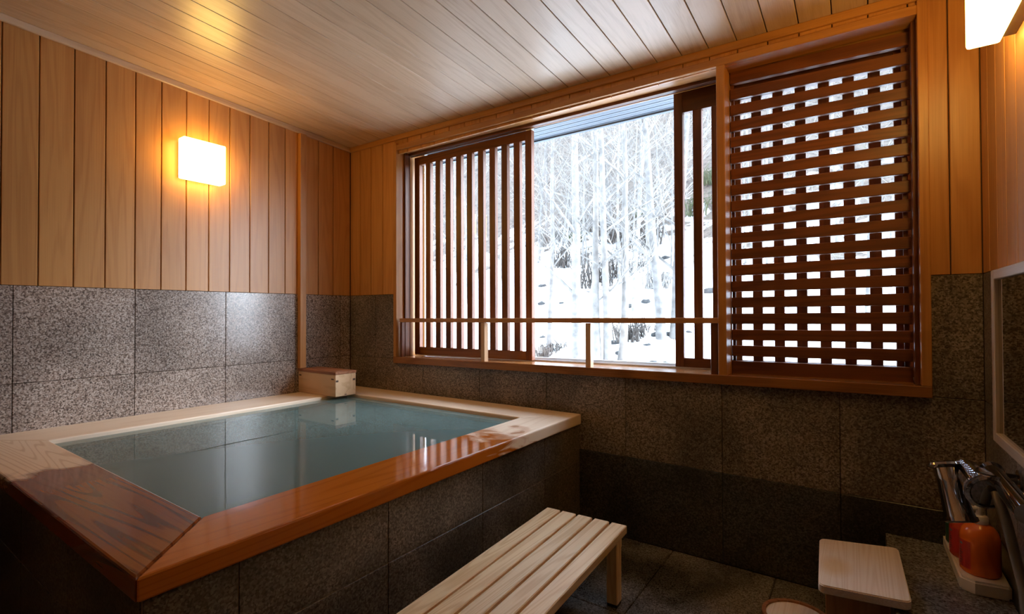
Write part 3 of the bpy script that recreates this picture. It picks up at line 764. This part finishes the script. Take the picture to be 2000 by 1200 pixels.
def grow(mb, p, d, L, r, depth, rng, n=5, twig=None):
    pts = [p]; rads = [r]; q = p; dd = d.normalized(); seg = 5
    for k in range(seg):
        dd = (dd + Vector((rng.uniform(-1, 1), rng.uniform(-1, 1), rng.uniform(-.5, .7))) * .13).normalized()
        q = q + dd * (L / seg); pts.append(q); rads.append(max(.0025, r * (1 - .62 * (k + 1) / seg)))
    mb.tube(pts, rads, n, False)
    if depth > 0:
        for k in range(rng.randint(3, 5)):
            t_ = rng.uniform(.3, 1.0); i = min(seg - 1, int(t_ * seg)); o = pts[i].lerp(pts[i + 1], t_ * seg - i)
            a = rng.uniform(0, 6.28); side = Vector((math.cos(a), math.sin(a), rng.uniform(.1, 1.0)))
            grow(twig or mb, o, (dd * .5 + side * .8), L * rng.uniform(.4, .65), max(.003, rads[i] * .5), depth - 1, rng, 4 if depth > 1 else 3, twig)
def tree(u, v, wpx, label, bark, lean=(0, 0), L=None, first=.25, seed=0, group=None, stems=1, depth=3, nb=12, spread=1.0):
    rng = random.Random(seed); b = ground(u, v); dep = TAP(b); r = wpx / 2 / FPX * dep; L = L or dep * .62
    root = empty('tree', tuple(b)); tag(root, label, 'tree', group)
    tw = MB()
    for s in range(stems):
        tk = MB(); bb = b + RT * (s - (stems - 1) / 2) * r * 2.6 - Vector((0, 0, .15))
        ln = RT * (lean[0] + (s - (stems - 1) / 2) * .05) + Vector((0, 1, 0)) * lean[1] + Vector((0, 0, 1))
        pts = []; rads = []; q = bb.copy(); d = ln.normalized(); SEG = 9
        for k in range(SEG + 1):
            pts.append(q.copy()); rads.append(r * (1.25 if k == 0 else 1) * (1 - .6 * k / SEG))
            d = (d + Vector((rng.uniform(-1, 1), rng.uniform(-1, 1), 0)) * .045).normalized(); q = q + d * (L / SEG)
        tk.tube(pts, rads, 9, False)
        o = tk.build('trunk', bark, root, smooth=True)
        for k in range(nb):
            t_ = first + (1 - first) * (k + rng.random()) / nb; i = min(SEG - 1, int(t_ * SEG)); p = pts[i].lerp(pts[i + 1], t_ * SEG - i)
            a = rng.uniform(0, 6.28); side = Vector((math.cos(a) * spread, math.sin(a) * spread, rng.uniform(.4, 1.3)))
            grow(tw, p, side, L * rng.uniform(.14, .3), rads[i] * rng.uniform(.3, .5), depth - 1, rng, 4)
    t_ = tw.build('twigs', bark, root); t_['kind'] = 'stuff'
tree(1127, 706, 22, 'tall pale forked trunk, thickest tree left of centre in the window opening', BARK, (-.01, .03), seed=1, nb=10)
tree(1188, 716, 17, 'pale clump of three close stems in the middle of the window opening', BARK, (0, .02), seed=2, stems=3, nb=9)
tree(1070, 690, 10, 'thin leaning tree at the left edge of the window opening', BARK2, (.06, .02), seed=3, nb=8)
tree(1305, 660, 19, 'twin grey trunks with dark base at the right edge of the window opening', BARK2, (.01, 0), seed=4, stems=2, nb=9)
tree(1238, 610, 9, 'slender upright tree between the stem clump and the twin trunks', BARK, (.0, 0), seed=5, nb=8)
tree(1360, 560, 9, 'slender tree seen through the gaps of the right sliding screen', BARK2, (.03, 0), seed=6, nb=8)
ORD = ['first', 'second', 'third', 'fourth', 'fifth', 'sixth', 'seventh', 'eighth', 'ninth', 'tenth', 'eleventh', 'twelfth', 'thirteenth', 'fourteenth', 'fifteenth', 'sixteenth', 'seventeenth', 'eighteenth', 'nineteenth', 'twentieth', 'twenty-first', 'twenty-second']
rng = random.Random(11)
for k in range(22):
    u = 1046 + 272 * (k + .15 + .7 * rng.random()) / 22; v = rng.uniform(455, 560)
    tree(u, v, rng.uniform(3, 6.5), 'thin bare tree high on the snowy slope, %s from the left in the window opening' % ORD[k], rng.choice((BARK, BARK2)), (rng.uniform(-.07, .07), 0), seed=20 + k, group='thin trees in the window opening', depth=2, nb=16, first=.08)
for k in range(6):
    tree(812 + 34 * (k + rng.random()), rng.uniform(470, 600), rng.uniform(4, 8), 'bare tree outside seen through the left slatted screen, %s from the left' % ORD[k], rng.choice((BARK, BARK2)), (rng.uniform(-.06, .06), 0), seed=60 + k, group='trees behind the left screen', depth=2, nb=12, first=.1)
for k in range(10):
    tree(1425 + 35 * (k + rng.random()), rng.uniform(480, 640), rng.uniform(4, 9), 'bare tree outside seen through the crossbar lattice, %s from the left' % ORD[k], rng.choice((BARK, BARK2)), (rng.uniform(-.06, .06), 0), seed=80 + k, group='trees behind the lattice', depth=2, nb=12, first=.1)
def rock(u, v, wpx, sd, label, mat=ROCK):
    rng = random.Random(sd); b = ground(u, v); s = wpx / 2 / FPX * TAP(b)
    bm = bmesh.new(); bmesh.ops.create_icosphere(bm, subdivisions=2, radius=1)
    for q in bm.verts:
        f = 1 + .35 * mn.noise(q.co * 1.6 + Vector((sd, 0, 0))); q.co = Vector((q.co.x * s * f * 1.2, q.co.y * s * f, q.co.z * s * f * .7))
    me = bpy.data.meshes.new('rock'); bm.to_mesh(me); bm.free(); me.materials.append(mat)
    o = bpy.data.objects.new('rock', me); COL.objects.link(o); o.location = b
    return tag(o, label, 'rock', 'rocks in the snow')
RK = [(1058, 594, 14), (1097, 593, 10), (1262, 590, 16), (1238, 470, 22), (1092, 515, 26), (1200, 672, 22), (1265, 676, 16), (1210, 690, 14), (1275, 711, 20), (1300, 712, 16), (1058, 690, 14), (1070, 705, 12),
                               (1310, 655, 20), (1280, 655, 16), (1130, 705, 8), (1060, 660, 12), (1255, 520, 18), (1270, 540, 20), (1300, 505, 16), (1230, 600, 20), (1060, 560, 16), (1360, 640, 10), (1345, 650, 12), (1385, 570, 22)]
for nm, lo, hi in (('highest', 0, 560), ('middle', 560, 668), ('lowest', 668, 900)):
    for k, (u, v, s) in enumerate(sorted(r for r in RK if lo <= r[1] < hi)):
        rock(u, v, s, k + lo, 'dark rock in the snow, %s from the left in the %s row outside' % (ORD[k], nm))
def brush(u, v, wpx, hpx, n, sd, mat, label, group):
    rng = random.Random(sd); b = ground(u, v); k = TAP(b) / FPX; mb = MB()
    for i in range(n):
        p = b + RT * rng.uniform(-.5, .5) * wpx * k + Vector((0, rng.uniform(-.3, .3), -.05)); h = hpx * k * rng.uniform(.5, 1)
        q = p + Vector((rng.uniform(-.4, .4), rng.uniform(-.4, .4), 1)) * h * .6; e_ = q + Vector((rng.uniform(-.9, .9), rng.uniform(-.5, .5), rng.uniform(-.1, .6))) * h * .5
        mb.tube([p, q, e_], [.012, .008, .004], 3, False)
    o = mb.build('shrub', mat); tag(o, label, 'shrub', group); return o
for k, (u, v, a, h) in enumerate(sorted([(1075, 480, 60, 60), (1120, 520, 70, 70), (1170, 560, 90, 110), (1225, 540, 90, 90), (1270, 480, 60, 70), (1210, 470, 80, 60), (1080, 690, 30, 40), (1290, 560, 50, 60), (1240, 660, 50, 60), (1150, 450, 80, 70)])):
    brush(u, v, a, h, 90, 200 + k, LEAFB if k % 3 else BARK, 'tangle of bare brush on the slope, %s from the left in the window opening' % ORD[k], 'brush in the window opening')
for k, (u, v, a, h) in enumerate(sorted([(1365, 420, 40, 60), (1385, 360, 30, 50), (1255, 420, 30, 30), (1130, 470, 30, 30)])):
    brush(u, v, a, h, 80, 300 + k, LEAFG, 'greenish patch of undergrowth high on the slope, %s from the left' % ORD[k], 'green undergrowth patches')
